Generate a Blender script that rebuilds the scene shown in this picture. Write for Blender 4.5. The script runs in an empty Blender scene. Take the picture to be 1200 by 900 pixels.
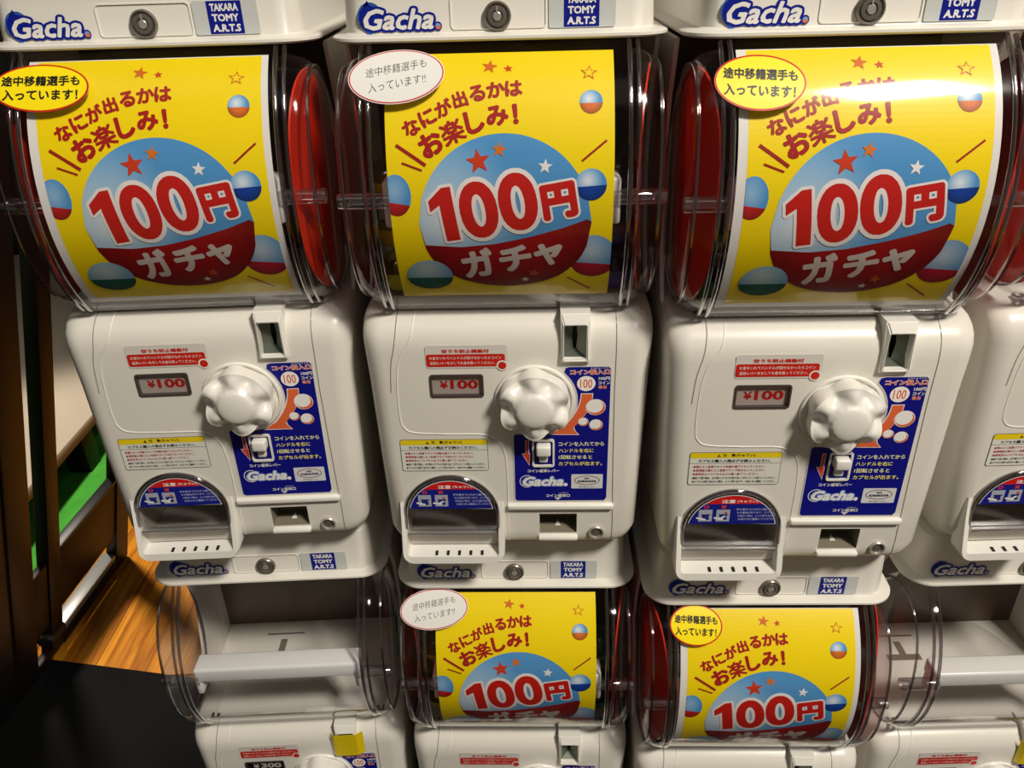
import bpy, bmesh, math, random
from mathutils import Vector, Matrix, Euler
random.seed(5)
S = bpy.context.scene
C = S.collection
pi = math.pi
CZ = 1.40                                   # camera height above the floor

# ------------------------------------------------------------------ camera
cam = bpy.data.cameras.new('camera'); camo = bpy.data.objects.new('camera', cam); C.objects.link(camo)
cam.sensor_width = 36.0; cam.lens = 934.64 / 1200 * 36; cam.clip_start = .02; cam.clip_end = 60
PIT, ROL = 0.49974, -0.02854
fw = Vector((0, math.cos(PIT), -math.sin(PIT))); up = Vector((0, math.sin(PIT), math.cos(PIT))); rt = Vector((1, 0, 0))
R_ = rt * math.cos(ROL) + up * math.sin(ROL); U_ = up * math.cos(ROL) - rt * math.sin(ROL)
mw = Matrix.Identity(4)
for i in range(3):
    mw[i][0], mw[i][1], mw[i][2] = R_[i], U_[i], -fw[i]
mw[2][3] = CZ
camo.matrix_world = mw
S.camera = camo
# ------------------------------------------------------------------ view, world, lights
S.view_settings.view_transform = 'Standard'; S.view_settings.look = 'None'
S.view_settings.gamma = 1.0; S.view_settings.use_curve_mapping = False
S.view_settings.exposure = 0.0
S.cycles.transparent_max_bounces = 24
wd = bpy.data.worlds.new('world'); S.world = wd; wd.use_nodes = True
bg = wd.node_tree.nodes['Background']; bg.inputs[0].default_value = (1.0, .90, .78, 1); bg.inputs[1].default_value = .11
def area(name, loc, target, sx, sy, power, col):
    l = bpy.data.lights.new(name, 'AREA'); l.shape = 'RECTANGLE'; l.size = sx; l.size_y = sy; l.energy = power; l.color = col
    o = bpy.data.objects.new(name, l); C.objects.link(o); o.location = loc
    o.rotation_euler = (Vector(target) - Vector(loc)).to_track_quat('-Z', 'Y').to_euler()
    return o
WARM = (1.0, .93, .82)
area('ceiling_light_key', (1.75, -1.40, 4.20), (.1, .75, .95), .6, .5, 185, WARM)
area('ceiling_light_row', (-.3, -.25, CZ + 1.5), (0, .8, CZ - .4), 1.6, .60, 1.8, WARM)
sl = bpy.data.lights.new('floor_fill_spot', 'SPOT'); sl.energy = 380; sl.color = (1.0, .90, .76); sl.spot_size = math.radians(40); sl.spot_blend = .5; sl.shadow_soft_size = .12  # added fill spot, no real fixture: brightens the wood floor and carpet at left
so = bpy.data.objects.new('floor_fill_spot', sl); C.objects.link(so); so.location = (-.95, 2.15, 2.7)
so.rotation_euler = (Vector((-1.08, 1.75, 0)) - so.location).to_track_quat('-Z', 'Y').to_euler()

# ------------------------------------------------------------------ helpers
def lin(c):
    return tuple(((v / 255) / 12.92 if v / 255 <= .04045 else ((v / 255 + .055) / 1.055) ** 2.4) for v in c)
MATS = {}
def mat(name, rgb, rough=.4, metal=0.0, spec=.5, noise=0.0, nscale=30, coat=0.0):
    m = bpy.data.materials.new(name); m.use_nodes = True; nt = m.node_tree; b = nt.nodes['Principled BSDF']
    c = lin(rgb)
    b.inputs['Base Color'].default_value = (*c, 1); b.inputs['Roughness'].default_value = rough
    b.inputs['Metallic'].default_value = metal; b.inputs['Specular IOR Level'].default_value = spec
    b.inputs['Coat Weight'].default_value = coat
    if noise:
        tc = nt.nodes.new('ShaderNodeTexCoord'); n = nt.nodes.new('ShaderNodeTexNoise'); n.inputs['Scale'].default_value = nscale
        n.inputs['Detail'].default_value = 4
        r = nt.nodes.new('ShaderNodeMix'); r.data_type = 'RGBA'
        r.inputs[6].default_value = (*[v * (1 - noise) for v in c], 1); r.inputs[7].default_value = (*[min(1, v * (1 + noise)) for v in c], 1)
        nt.links.new(tc.outputs['Object'], n.inputs['Vector']); nt.links.new(n.outputs['Fac'], r.inputs[0]); nt.links.new(r.outputs[2], b.inputs['Base Color'])
    MATS[name] = m
    return m
def clear(name, tint, base, edge, power, rough=.04, gl=(1, 1, 1)):
    m = bpy.data.materials.new(name); m.use_nodes = True; nt = m.node_tree; nt.nodes.clear()
    o = nt.nodes.new('ShaderNodeOutputMaterial'); mx = nt.nodes.new('ShaderNodeMixShader')
    t = nt.nodes.new('ShaderNodeBsdfTransparent'); g = nt.nodes.new('ShaderNodeBsdfGlossy')
    t.inputs[0].default_value = (*tint, 1); g.inputs['Color'].default_value = (*gl, 1); g.inputs['Roughness'].default_value = rough
    lw = nt.nodes.new('ShaderNodeLayerWeight'); lw.inputs[0].default_value = .5
    p = nt.nodes.new('ShaderNodeMath'); p.operation = 'POWER'; p.inputs[1].default_value = power
    a = nt.nodes.new('ShaderNodeMath'); a.operation = 'MULTIPLY_ADD'; a.inputs[1].default_value = edge; a.inputs[2].default_value = base
    nt.links.new(lw.outputs['Facing'], p.inputs[0]); nt.links.new(p.outputs[0], a.inputs[0]); nt.links.new(a.outputs[0], mx.inputs[0])
    nt.links.new(t.outputs[0], mx.inputs[1]); nt.links.new(g.outputs[0], mx.inputs[2]); nt.links.new(mx.outputs[0], o.inputs[0])
    MATS[name] = m
    return m
mat('cream', (226, 222, 212), .32, noise=.015, nscale=400)
mat('cream_light', (232, 229, 221), .28)
mat('seam', (150, 143, 132), .5)
mat('white', (236, 236, 234), .3)
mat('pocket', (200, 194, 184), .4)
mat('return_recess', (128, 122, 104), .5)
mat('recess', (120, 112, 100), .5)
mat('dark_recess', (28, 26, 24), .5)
mat('steel', (196, 190, 180), .3, .55)
mat('steel_dark', (128, 120, 112), .32, .55)
mat('slot_metal', (120, 128, 116), .35, .7)
mat('black', (10, 9, 9), .4)
mat('window_rim', (66, 60, 57), .25)
mat('inner_back', (84, 66, 48), .3, noise=.1, nscale=8)
mat('red_card', (206, 44, 24), .22, coat=.4)
mat('tape_yellow', (222, 196, 12), .35, noise=.1, nscale=60)
clear('clear_plastic', (.94, .935, .94), .018, .92, 3.4, .10)
clear('clear_edge', (.60, .57, .60), .16, .8, 1.5, .08)
clear('clear_pin', (.88, .87, .88), .16, .7, 1.5, .05)
clear('clear_flap', (.86, .85, .85), .05, .5, 3, .08)
clear('flap_bar', (.80, .79, .78), .60, .3, 1.5, .35)
# printed surfaces: the ink colours are stored with the printed shapes
def printmat(name, rough):
    m = bpy.data.materials.new(name); m.use_nodes = True; nt = m.node_tree; b = nt.nodes['Principled BSDF']
    a = nt.nodes.new('ShaderNodeVertexColor'); a.layer_name = 'Col'
    nt.links.new(a.outputs['Color'], b.inputs['Base Color']); b.inputs['Roughness'].default_value = rough; b.inputs['Specular IOR Level'].default_value = .3
    MATS[name] = m
printmat('print', .38)
printmat('print_poster', .45)

BZ = 0.066
def finish(bm, name, m, smooth=35, off=BZ, recalc=True):
    if recalc: bmesh.ops.recalc_face_normals(bm, faces=bm.faces)
    me = bpy.data.meshes.new(name); bm.to_mesh(me); bm.free()
    if off:
        me.transform(Matrix.Translation((0, 0, -off)))
    me.materials.append(MATS[m] if isinstance(m, str) else m)
    if smooth:
        me.polygons.foreach_set('use_smooth', [True] * len(me.polygons)); me.set_sharp_from_angle(angle=math.radians(smooth))
    return me
def link(name, me, parent=None):
    o = bpy.data.objects.new(name, me); C.objects.link(o)
    if parent: o.parent = parent
    return o
def tag(o, label=None, cat=None, group=None, kind=None):
    if label: o['label'] = label
    if cat: o['category'] = cat
    if group: o['group'] = group
    if kind: o['kind'] = kind
    return o
def box(bm, x0, x1, y0, y1, z0, z1, bev=0, seg=2):
    vs = [bm.verts.new((x, y, z)) for x in (x0, x1) for y in (y0, y1) for z in (z0, z1)]
    fs = [bm.faces.new([vs[i] for i in f]) for f in ((0, 1, 3, 2), (4, 6, 7, 5), (0, 4, 5, 1), (2, 3, 7, 6), (0, 2, 6, 4), (1, 5, 7, 3))]
    if bev:
        es = list({e for f in fs for e in f.edges})
        bmesh.ops.bevel(bm, geom=es, offset=bev, segments=seg, profile=.5, affect='EDGES')
def loft(bm, rings, cap0=True, cap1=True, closed=True):
    vr = [[bm.verts.new(p) for p in r] for r in rings]
    n = len(vr[0])
    for a, b in zip(vr, vr[1:]):
        for i in range(n if closed else n - 1):
            j = (i + 1) % n
            bm.faces.new((a[i], a[j], b[j], b[i]))
    if cap0: bm.faces.new(vr[0])
    if cap1: bm.faces.new(vr[-1])
    return vr
def tube(bm, pts, r, n=8, closed=False):
    pts = [Vector(p) for p in pts]; N = len(pts); rings = []
    ref = None
    for i, p in enumerate(pts):
        a = pts[i - 1] if (i > 0 or closed) else p
        b = pts[(i + 1) % N] if (i < N - 1 or closed) else p
        t = (b - a).normalized()
        if ref is None:
            ref = t.orthogonal().normalized()
        ref = (ref - t * ref.dot(t)).normalized(); w = t.cross(ref)
        rings.append([p + (ref * math.cos(2 * pi * k / n) + w * math.sin(2 * pi * k / n)) * r for k in range(n)])
    if closed: rings.append(rings[0])
    if closed:
        vr = [[bm.verts.new(q) for q in rr] for rr in rings[:-1]]; vr.append(vr[0])
        for a, b in zip(vr, vr[1:]):
            for k in range(n):
                bm.faces.new((a[k], a[(k + 1) % n], b[(k + 1) % n], b[k]))
    else:
        loft(bm, rings)
def lathe_y(bm, prof, cx, cz, n=40):
    """prof: (radius, y) pairs, spun about the Y axis through (cx, cz)"""
    rings = [[(cx + r * math.cos(2 * pi * k / n), y, cz + r * math.sin(2 * pi * k / n)) for k in range(n)] for r, y in prof]
    loft(bm, rings)
def rrect(x0, x1, z0, z1, r, n=5):
    out = []
    for cx, cz, a0 in ((x1 - r, z1 - r, 0), (x0 + r, z1 - r, 90), (x0 + r, z0 + r, 180), (x1 - r, z0 + r, 270)):
        for k in range(n + 1):
            a = math.radians(a0 + 90 * k / n); out.append((cx + r * math.cos(a), cz + r * math.sin(a)))
    return out
def plate(bm, outline, y0, y1):
    """closed x-z outline pushed from y0 (back) to y1 (front)"""
    loft(bm, [[(x, y0, z) for x, z in outline], [(x, y1, z) for x, z in outline]])
def frame(bm, outer, inner, y0, y1):
    n = len(outer)
    L = [[bm.verts.new((x, y, z)) for x, z in o] for o, y in ((outer, y0), (outer, y1), (inner, y1), (inner, y0))]
    for a, b in ((0, 1), (1, 2), (2, 3), (3, 0)):
        for i in range(n):
            j = (i + 1) % n
            bm.faces.new((L[a][i], L[a][j], L[b][j], L[b][i]))

# ------------------------------------------------------------------ print: flat shapes in ink
_tc = {}
def text_tris(s, bold, shear, res):
    k = (s, bold, shear, res)
    if k not in _tc:
        c = bpy.data.curves.new('t', 'FONT'); c.body = s; c.size = 1; c.offset = bold; c.resolution_u = res; c.shear = shear
        o = bpy.data.objects.new('t', c); C.objects.link(o)
        me = bpy.data.meshes.new_from_object(o.evaluated_get(bpy.context.evaluated_depsgraph_get()))
        vs = [(v.co.x, v.co.y) for v in me.vertices]; fs = [tuple(p.vertices) for p in me.polygons]
        bpy.data.objects.remove(o); bpy.data.curves.remove(c); bpy.data.meshes.remove(me)
        xs = [v[0] for v in vs]; ys = [v[1] for v in vs]
        _tc[k] = (vs, fs, (min(xs), max(xs), min(ys), max(ys)))
    return _tc[k]
class Art:
    def __init__(s): s.v = []; s.f = []      # verts (x, z, layer, colour)
    def poly(s, pts, col, lay, cols=None):
        b = len(s.v); c = lin(col) if col else None
        for i, (x, z) in enumerate(pts): s.v.append((x, z, lay, lin(cols[i]) if cols else c))
        s.f.append(tuple(range(b, b + len(pts))))
    def rect(s, x0, x1, z0, z1, col, lay, r=0):
        s.poly(rrect(x0, x1, z0, z1, r) if r else [(x0, z0), (x1, z0), (x1, z1), (x0, z1)], col, lay)
    def ell(s, cx, cz, rx, rz, col, lay, n=32, a0=0, a1=360, clip=None):
        pts = [(cx + rx * math.cos(math.radians(a0 + (a1 - a0) * k / n)), cz + rz * math.sin(math.radians(a0 + (a1 - a0) * k / n))) for k in range(n + (a1 - a0 < 360))]
        s.poly(clipx(pts, *clip) if clip else pts, col, lay)
    def line(s, a, b, w, col, lay):
        d = Vector((b[0] - a[0], b[1] - a[1])).normalized() * w / 2; p = (-d.y, d.x)
        s.poly([(a[0] + p[0], a[1] + p[1]), (a[0] - p[0], a[1] - p[1]), (b[0] - p[0], b[1] - p[1]), (b[0] + p[0], b[1] + p[1])], col, lay)
    def star(s, cx, cz, r, col, lay, rot=0, inner=.42):
        s.poly([(cx + (r if k % 2 == 0 else r * inner) * math.sin(math.radians(rot + 36 * k)), cz + (r if k % 2 == 0 else r * inner) * math.cos(math.radians(rot + 36 * k))) for k in range(10)], col, lay)
    def ball(s, cx, cz, rx, rz, top, bot, lay, split, clip=None, hl=(-.2, .25), white=(232, 240, 246), tilt=0.0):
        """printed two-colour ball, its upper half an ink gradient"""
        N, Mr = 40, 14
        def f(x, y):
            if y < split(x): 
                t = min(1, max(0, (1 - (x * x + y * y)) * 1.2)); return tuple(bot[i] * (.72 + .28 * t) for i in range(3))
            d = min(1, math.hypot(x - hl[0], y - hl[1]) / .95); d = d ** 1.3
            return tuple(white[i] * (1 - d) + top[i] * d for i in range(3))
        # upper gradient as cells, lower colour as cells: rows cut at the seam
        for half in (0, 1):
            for i in range(N):
                x0 = -1 + 2 * i / N; x1 = -1 + 2 * (i + 1) / N
                c0 = math.sqrt(max(0, 1 - x0 * x0)); c1 = math.sqrt(max(0, 1 - x1 * x1))
                m0 = max(-c0, min(c0, split(x0))); m1 = max(-c1, min(c1, split(x1)))
                a0, b0, a1, b1 = ((m0, c0, m1, c1) if half else (-c0, m0, -c1, m1))
                K = 8
                for k in range(K):
                    q = [(x0, a0 + (b0 - a0) * k / K), (x1, a1 + (b1 - a1) * k / K), (x1, a1 + (b1 - a1) * (k + 1) / K), (x0, a0 + (b0 - a0) * (k + 1) / K)]
                    if abs(q[3][1] - q[0][1]) + abs(q[2][1] - q[1][1]) < 1e-5: continue
                    e = 1e-4 if half else -1e-4
                    cols = []
                    for (x, y) in q:
                        yy = max(y, split(x) + 1e-4) if half else min(y, split(x) - 1e-4)
                        cols.append(f(x, yy))
                    P = [(cx + rx * x, cz + rz * y) for x, y in q]
                    if clip:
                        if max(p[0] for p in P) <= clip[0] or min(p[0] for p in P) >= clip[1]: continue
                        P = [(min(max(p[0], clip[0]), clip[1]), p[1]) for p in P]
                    s.poly(P, None, lay, cols)
    def text(s, t, cx, cz, w, h, col, lay, bold=.02, shear=0, rot=0, res=2, fitw=None, grow=0):
        """fit text t in a w x h box about (cx, cz); h None keeps proportions; grow = extra em offset outside the box"""
        fat = max(0, bold) + grow; fit = max(0, bold)
        vs, fs, bb = text_tris(t, min(0, bold), shear, res)
        bx = (bb[0] - fit, bb[1] + fit, bb[2] - fit, bb[3] + fit)
        sx = w / (bx[1] - bx[0]) if w else h / (bx[3] - bx[2]); sz = h / (bx[3] - bx[2]) if h else sx
        mx, mz = (bx[0] + bx[1]) / 2, (bx[2] + bx[3]) / 2
        ca, sa = math.cos(math.radians(rot)), math.sin(math.radians(rot)); b = len(s.v); c = lin(col)
        shifts = [(0, 0)]
        if fat:
            k = 28 if grow > .05 else 10 if fat > .035 else 4
            shifts = [(fat * math.cos(2 * pi * i / k + .4), fat * math.sin(2 * pi * i / k + .4)) for i in range(k)] + ([(0, 0)] if fat > .035 else [])
        for n_, (ox, oy) in enumerate(shifts):
            b = len(s.v)
            for x, y in vs:
                X, Z = (x + ox - mx) * sx, (y + oy - mz) * sz
                s.v.append((cx + X * ca - Z * sa, cz + X * sa + Z * ca, lay + n_ * .02, c))
            for f in fs: s.f.append(tuple(i + b for i in f))
    def one(s, cx, cz, w, h, rot, col, lay, grow=0):
        P = [(.06, .5), (.36, .5), (.36, -.5), (-.10, -.5), (-.10, .20), (-.44, .10), (-.44, .30)]
        ca, sa = math.cos(math.radians(rot)), math.sin(math.radians(rot))
        for k in range(24 if grow else 1):
            ox, oy = grow * math.cos(2 * pi * k / 24), grow * math.sin(2 * pi * k / 24)
            s.poly([(cx + x * w * ca - y * h * sa + ox, cz + x * w * sa + y * h * ca + oy) for x, y in P], col, lay + .01 * k)
    def mesh(s, name, mp, m='print', cut=None, off=BZ):
        bm = bmesh.new(); lay = bm.verts.layers.float_color.new('Col'); ll = bm.verts.layers.float.new('lay')
        vs = []
        for x, z, l, c in s.v:
            v = bm.verts.new((x, z, 0)); v[lay] = (*c, 1); v[ll] = l; vs.append(v)
        for f in s.f:
            if len(set(f)) > 2:
                try: bm.faces.new([vs[i] for i in f])
                except ValueError: pass
        if cut:
            bmesh.ops.triangulate(bm, faces=[f for f in bm.faces if len(f.verts) > 4])
            a, b, st = cut
            k = a
            while k < b:
                bmesh.ops.bisect_plane(bm, geom=list(bm.verts) + list(bm.edges) + list(bm.faces), plane_co=(0, k, 0), plane_no=(0, 1, 0)); k += st
        for f in bm.faces:
            f.normal_update()
            if f.normal.z < 0: f.normal_flip()
        for v in bm.verts:
            v.co = Vector(mp(v.co.x, v.co.y, v[ll]))
        me = finish(bm, name, m, smooth=0, off=off, recalc=False)
        return me
def clipx(pts, x0, x1):
    for lim, sg in ((x0, 1), (x1, -1)):
        out = []
        for i in range(len(pts)):
            a, b = pts[i - 1], pts[i]; ia, ib = (a[0] - lim) * sg >= 0, (b[0] - lim) * sg >= 0
            if ia != ib:
                t = (lim - a[0]) / (b[0] - a[0]); out.append((lim, a[1] + t * (b[1] - a[1])))
            if ib: out.append(b)
        pts = out
    return pts
EPS = .00012
def flat(y): return lambda x, z, l: (x, y - EPS * l, z)
CY, CZD, RD = .1415, .492, .170               # axis and radius of the drum's curved front
def curved(r): return lambda x, s, l: (x, CY - (r + EPS * l) * math.cos(s / r), CZD + (r + EPS * l) * math.sin(s / r))

# ------------------------------------------------------------------ machine parts (built once, shared by the copies)
PARTS = []                                   # (name, mesh, parent index or None, label)
def part(name, me, parent=None, label=None):
    PARTS.append((name, me, parent, label)); return len(PARTS) - 1
def rring(hw, yf, yb, r, z, n=8, hwb=None):
    hwb = hwb or hw; out = []
    for cx, cy, a0 in ((hw - r, yf + r, 270), (hwb - r, yb - r, 0), (-hwb + r, yb - r, 90), (-hw + r, yf + r, 180)):
        for k in range(n + 1):
            a = math.radians(a0 + 90 * k / n); out.append((cx + r * math.cos(a), cy + r * math.sin(a), z))
    return out
# body
BODY = [(.066, .122, .036, .02), (.085, .124, .034, .02), (.0868, .128, .014, .02), (.0885, .132, .007, .022), (.092, .1355, .003, .024), (.098, .1385, .0008, .026), (.108, .1405, 0, .021), (.2, .1432, 0, .021), (.30, .1458, 0, .021),
        (.335, .1475, 0, .021), (.346, .148, .0010, .021), (.355, .1478, .0038, .021), (.3625, .147, .009, .022), (.368, .1455, .016, .022), (.3715, .143, .025, .022), (.3735, .140, .038, .026)]
def body_y(z):
    for a, b in zip(BODY, BODY[1:]):
        if a[0] <= z <= b[0]:
            t = (z - a[0]) / (b[0] - a[0]); return a[2] + t * (b[2] - a[2])
    return 0
bm = bmesh.new()
loft(bm, [rring(hw, yf, .36, r, z) for z, hw, yf, r in BODY])
bme = finish(bm, 'body', 'cream', 0, off=0)
ACX, ACZ, AR = -.0675, .133, .0525
def arch(r, zb, n=20):
    return [(ACX + r * math.cos(pi * k / n), ACZ + r * math.sin(pi * k / n)) for k in range(n + 1)] + [(ACX - r, zb), (ACX + r, zb)]
bm = bmesh.new()
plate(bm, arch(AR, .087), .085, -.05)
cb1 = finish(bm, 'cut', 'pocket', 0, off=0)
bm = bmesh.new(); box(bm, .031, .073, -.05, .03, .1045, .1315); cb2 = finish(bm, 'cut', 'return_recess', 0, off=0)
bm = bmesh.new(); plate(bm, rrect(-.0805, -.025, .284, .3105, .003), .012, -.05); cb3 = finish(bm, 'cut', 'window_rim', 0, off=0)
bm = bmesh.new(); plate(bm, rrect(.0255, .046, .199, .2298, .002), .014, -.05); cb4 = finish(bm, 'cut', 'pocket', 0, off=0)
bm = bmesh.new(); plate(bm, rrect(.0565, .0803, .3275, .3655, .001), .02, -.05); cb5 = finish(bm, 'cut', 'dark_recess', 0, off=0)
bo = bpy.data.objects.new('body', bme); C.objects.link(bo)
tmp = []
for cme in (cb1, cb2, cb3, cb4, cb5):
    co = bpy.data.objects.new('cut', cme); C.objects.link(co); tmp.append(co)
    md = bo.modifiers.new('b', 'BOOLEAN'); md.object = co; md.operation = 'DIFFERENCE'; md.solver = 'EXACT'
    md.material_mode = 'TRANSFER'
body_me = bpy.data.meshes.new_from_object(bo.evaluated_get(bpy.context.evaluated_depsgraph_get()))
for o in tmp + [bo]: bpy.data.objects.remove(o)
body_me.name = 'body'; body_me.transform(Matrix.Translation((0, 0, -BZ)))
body_me.polygons.foreach_set('use_smooth', [True] * len(body_me.polygons)); body_me.set_sharp_from_angle(angle=math.radians(32))
part('body', body_me)
# rear cheeks beside the drum
side = [(.07, .368), (.105, .43), (.1225, .50), (.11, .565), (.085, .618), (.36, .618), (.36, .368)]
for s in (-1, 1):
    bm = bmesh.new(); loft(bm, [[(s * .1435, y, z) for y, z in side], [(s * .1475, y, z) for y, z in side]])
    bmesh.ops.bevel(bm, geom=list(bm.edges), offset=.0012, segments=2, affect='EDGES')
    part('rear_cheek', finish(bm, 'rear_cheek', 'cream'))
bm = bmesh.new(); box(bm, -.1435, .1435, .205, .215, .3738, .618); part('back_panel', finish(bm, 'back_panel', 'inner_back'), None, 'dark brown inner back wall')
# slots in the drum floor
bm = bmesh.new()
box(bm, -.075, -.025, .132, .143, .3730, .3739); box(bm, -.054, -.044, .143, .168, .3730, .3739); box(bm, -.078, -.02, .178, .181, .3730, .3739)
part('floor_slot', finish(bm, 'floor_slot', 'recess', 0))
# lid
bm = bmesh.new()
Z = .623
LID = [(-.0012, .1445, .0260, .030), (-.0008, .1468, .0228, .032), (.0008, .1488, .0210, .033), (.0030, .1488, .0212, .033), (.0042, .1474, .0236, .032), (.0050, .1425, .0288, .027), (.0057, .1372, .0320, .022), (.0068, .1362, .0326, .022), (.05, .1338, .0328, .022), (.063, .132, .034, .02), (.066, .128, .038, .018)]
loft(bm, [rring(hw, yf, .362, r, z + Z) for z, hw, yf, r in LID])
lid_i = part('lid', finish(bm, 'lid', 'cream', 40))
bm = bmesh.new(); frame(bm, rrect(-.0412, .0415, Z + .0075, Z + .0345, .004), rrect(-.0403, .0406, Z + .0084, Z + .0336, .0035), .0345, .0318)
part('key_panel', finish(bm, 'key_panel', 'cream_light'), lid_i)
bm = bmesh.new(); lathe_y(bm, [(.0120, .035), (.0120, .0300), (.0110, .0287), (.0099, .0290), (.0094, .0305), (.0088, .0305), (.0082, .0285), (.0052, .0282), (.0048, .0296), (.0036, .0296)], -.0007, Z + .0178)
lk = part('lid_lock', finish(bm, 'lid_lock', 'steel_dark', 30), lid_i, 'round dark metal tubular lock')
bm = bmesh.new(); lathe_y(bm, [(.0036, .031), (.0036, .0284), (.0030, .0280), (.0001, .0280)], -.0007, Z + .0178, 20); box(bm, -.0014, 0, .0278, .029, Z + .0208, Z + .0258)
part('keyway', finish(bm, 'keyway', 'steel', 30), lk)
BLUE, BLUE2, WHT = (14, 30, 140), (50, 92, 170), (236, 234, 228)
def gacha(a, cx, cz, w, lay, under=BLUE):
    """italic wordmark with a swirl round its G and a ball for its full stop"""
    h = w * .24
    gx = cx - w * .36
    if under:
        a.ell(gx, cz + .002 * w / .07, w * .155, w * .165, BLUE2, lay)
        a.ell(gx - w * .004, cz + .001 * w / .07, w * .135, w * .145, under, lay + 1)
        a.poly([(gx - w * .14, cz + w * .07), (gx - w * .02, cz + w * .215), (gx + w * .01, cz + w * .14)], under, lay)
        a.poly([(gx - w * .15, cz - w * .04), (gx - w * .02, cz - w * .19), (gx + w * .03, cz - w * .13)], BLUE2, lay)
        a.text('Gacha', cx - w * .02, cz, w * .86, h, under, lay + 1, .035, .28, 0, 2, grow=.085)
        a.ell(cx + w * .455, cz - h * .36, w * .052, w * .052, under, lay + 1, 16)
        a.ell(cx + w * .46, cz - h * .37, w * .034, w * .034, (214, 120, 70), lay + 2, 16); a.ell(cx + w * .455, cz - h * .30, w * .026, w * .02, (120, 160, 220), lay + 3, 12)
        a.text('Gacha', cx - w * .02, cz, w * .86, h, WHT, lay + 3, .035, .28)
    else:
        for k in range(26):
            t0, t1 = math.radians(40 + k * 11), math.radians(40 + (k + 1) * 11); r0 = w * .15
            a.line((gx + r0 * math.cos(t0), cz + r0 * math.sin(t0)), (gx + r0 * math.cos(t1), cz + r0 * math.sin(t1)), w * .016, WHT, lay)
        a.text('Gacha', cx - w * .02, cz, w * .86, h, (130, 150, 215), lay + 1, .035, .28, 0, 2, grow=.06)
        a.text('Gacha', cx - w * .02, cz, w * .86, h, WHT, lay + 2, .04, .28)
        a.ell(cx + w * .46, cz - h * .36, w * .045, w * .045, WHT, lay + 2, 14)
a = Art(); gacha(a, -.0845, Z + .0172, .071, 1)
part('wordmark_sticker', a.mesh('wordmark_sticker', flat(.0318)), lid_i, 'blue and white italic Gacha wordmark')
a = Art(); a.rect(.0435, .1005, Z + .0072, Z + .0348, (204, 208, 206), 1, .002); a.rect(.0563, .0866, Z + .0078, Z + .0345, (16, 28, 138), 2)
for i, (t, w) in enumerate((('TAKARA', .0245), ('TOMY', .0235), ('A.R.T.S', .0245))):
    a.text(t, .0714, Z + .0293 - i * .0083, w, .0062, (238, 238, 236), 3, .045, .06 if i != 1 else 0)
part('maker_sticker', a.mesh('maker_sticker', flat(.0317)), lid_i, 'grey sticker with a blue square lettered in white')
# seams and raised door edge
def surf(pts, dy=0):
    out = []
    for (x0, z0), (x1, z1) in zip(pts, pts[1:]):
        n = max(1, int(math.hypot(x1 - x0, z1 - z0) / .004))
        for k in range(n): 
            x, z = x0 + (x1 - x0) * k / n, z0 + (z1 - z0) * k / n; out.append((x, body_y(z) + dy, z))
    x, z = pts[-1]; out.append((x, body_y(z) + dy, z)); return out
def spline(pts, n=6):
    out = []
    P = [pts[0]] + list(pts) + [pts[-1]]
    for i in range(1, len(P) - 2):
        for k in range(n):
            t = k / n
            out.append(tuple(.5 * (2 * P[i][c] + (P[i + 1][c] - P[i - 1][c]) * t + (2 * P[i - 1][c] - 5 * P[i][c] + 4 * P[i + 1][c] - P[i + 2][c]) * t * t + (3 * P[i][c] - P[i - 1][c] - 3 * P[i + 1][c] + P[i + 2][c]) * t ** 3) for c in (0, 1)))
    out.append(pts[-1]); return out
bm = bmesh.new()
dl = spline([(-.093, .373), (-.0945, .362), (-.0985, .347), (-.1065, .336), (-.1125, .318), (-.115, .29), (-.115, .258), (-.1115, .2465), (-.1015, .2405), (-.07, .2385), (-.034, .238), (-.022, .2355), (-.0125, .2285), (-.0065, .2165), (-.004, .19), (-.0042, .14), (-.0044, .092)])
tube(bm, surf(dl, .0002), .0009, 6)
part('door_edge', finish(bm, 'door_edge', 'cream_light', 60))
bm = bmesh.new()
tube(bm, surf(spline([(-.1108, .373), (-.1115, .36), (-.114, .342), (-.119, .32), (-.1215, .29)]), 0), .00055, 5)
part('panel_seam', finish(bm, 'panel_seam', 'seam', 60))
bm = bmesh.new()
tube(bm, surf([(.1095, .373), (.1098, .33), (.1095, .287), (.111, .2), (.113, .12), (.113, .09)], 0), .00055, 5)
part('panel_seam', finish(bm, 'panel_seam', 'seam', 60))
# red notice
a = Art(); RED = (196, 34, 22)
a.rect(-.0828, .0002, .3178, .3435, (214, 210, 202), 0, .003); a.ell(-.0052, .3205, .0062, .0062, (226, 222, 214), 1)
a.rect(-.0822, -.0022, .3197, .3337, RED, 2, .0025); a.ell(-.0052, .3205, .0058, .0058, (226, 222, 214), 3); a.ell(-.0052, .3205, .0042, .0042, RED, 4)
a.text('空うち防止機能付', -.042, .3371, .048, .0042, RED, 2, .04)
a.text('お金をいれてハンドルが回せなかったらコイン', -.0425, .3296, .073, .0036, (240, 222, 214), 4, .012, res=1)
a.text('返却レバーをおしてお金を取ってください。', -.0455, .3239, .066, .0036, (240, 222, 214), 4, .012, res=1)
part('refund_notice', a.mesh('refund_notice', flat(-.0005)), None, 'white and red printed notice')
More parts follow.
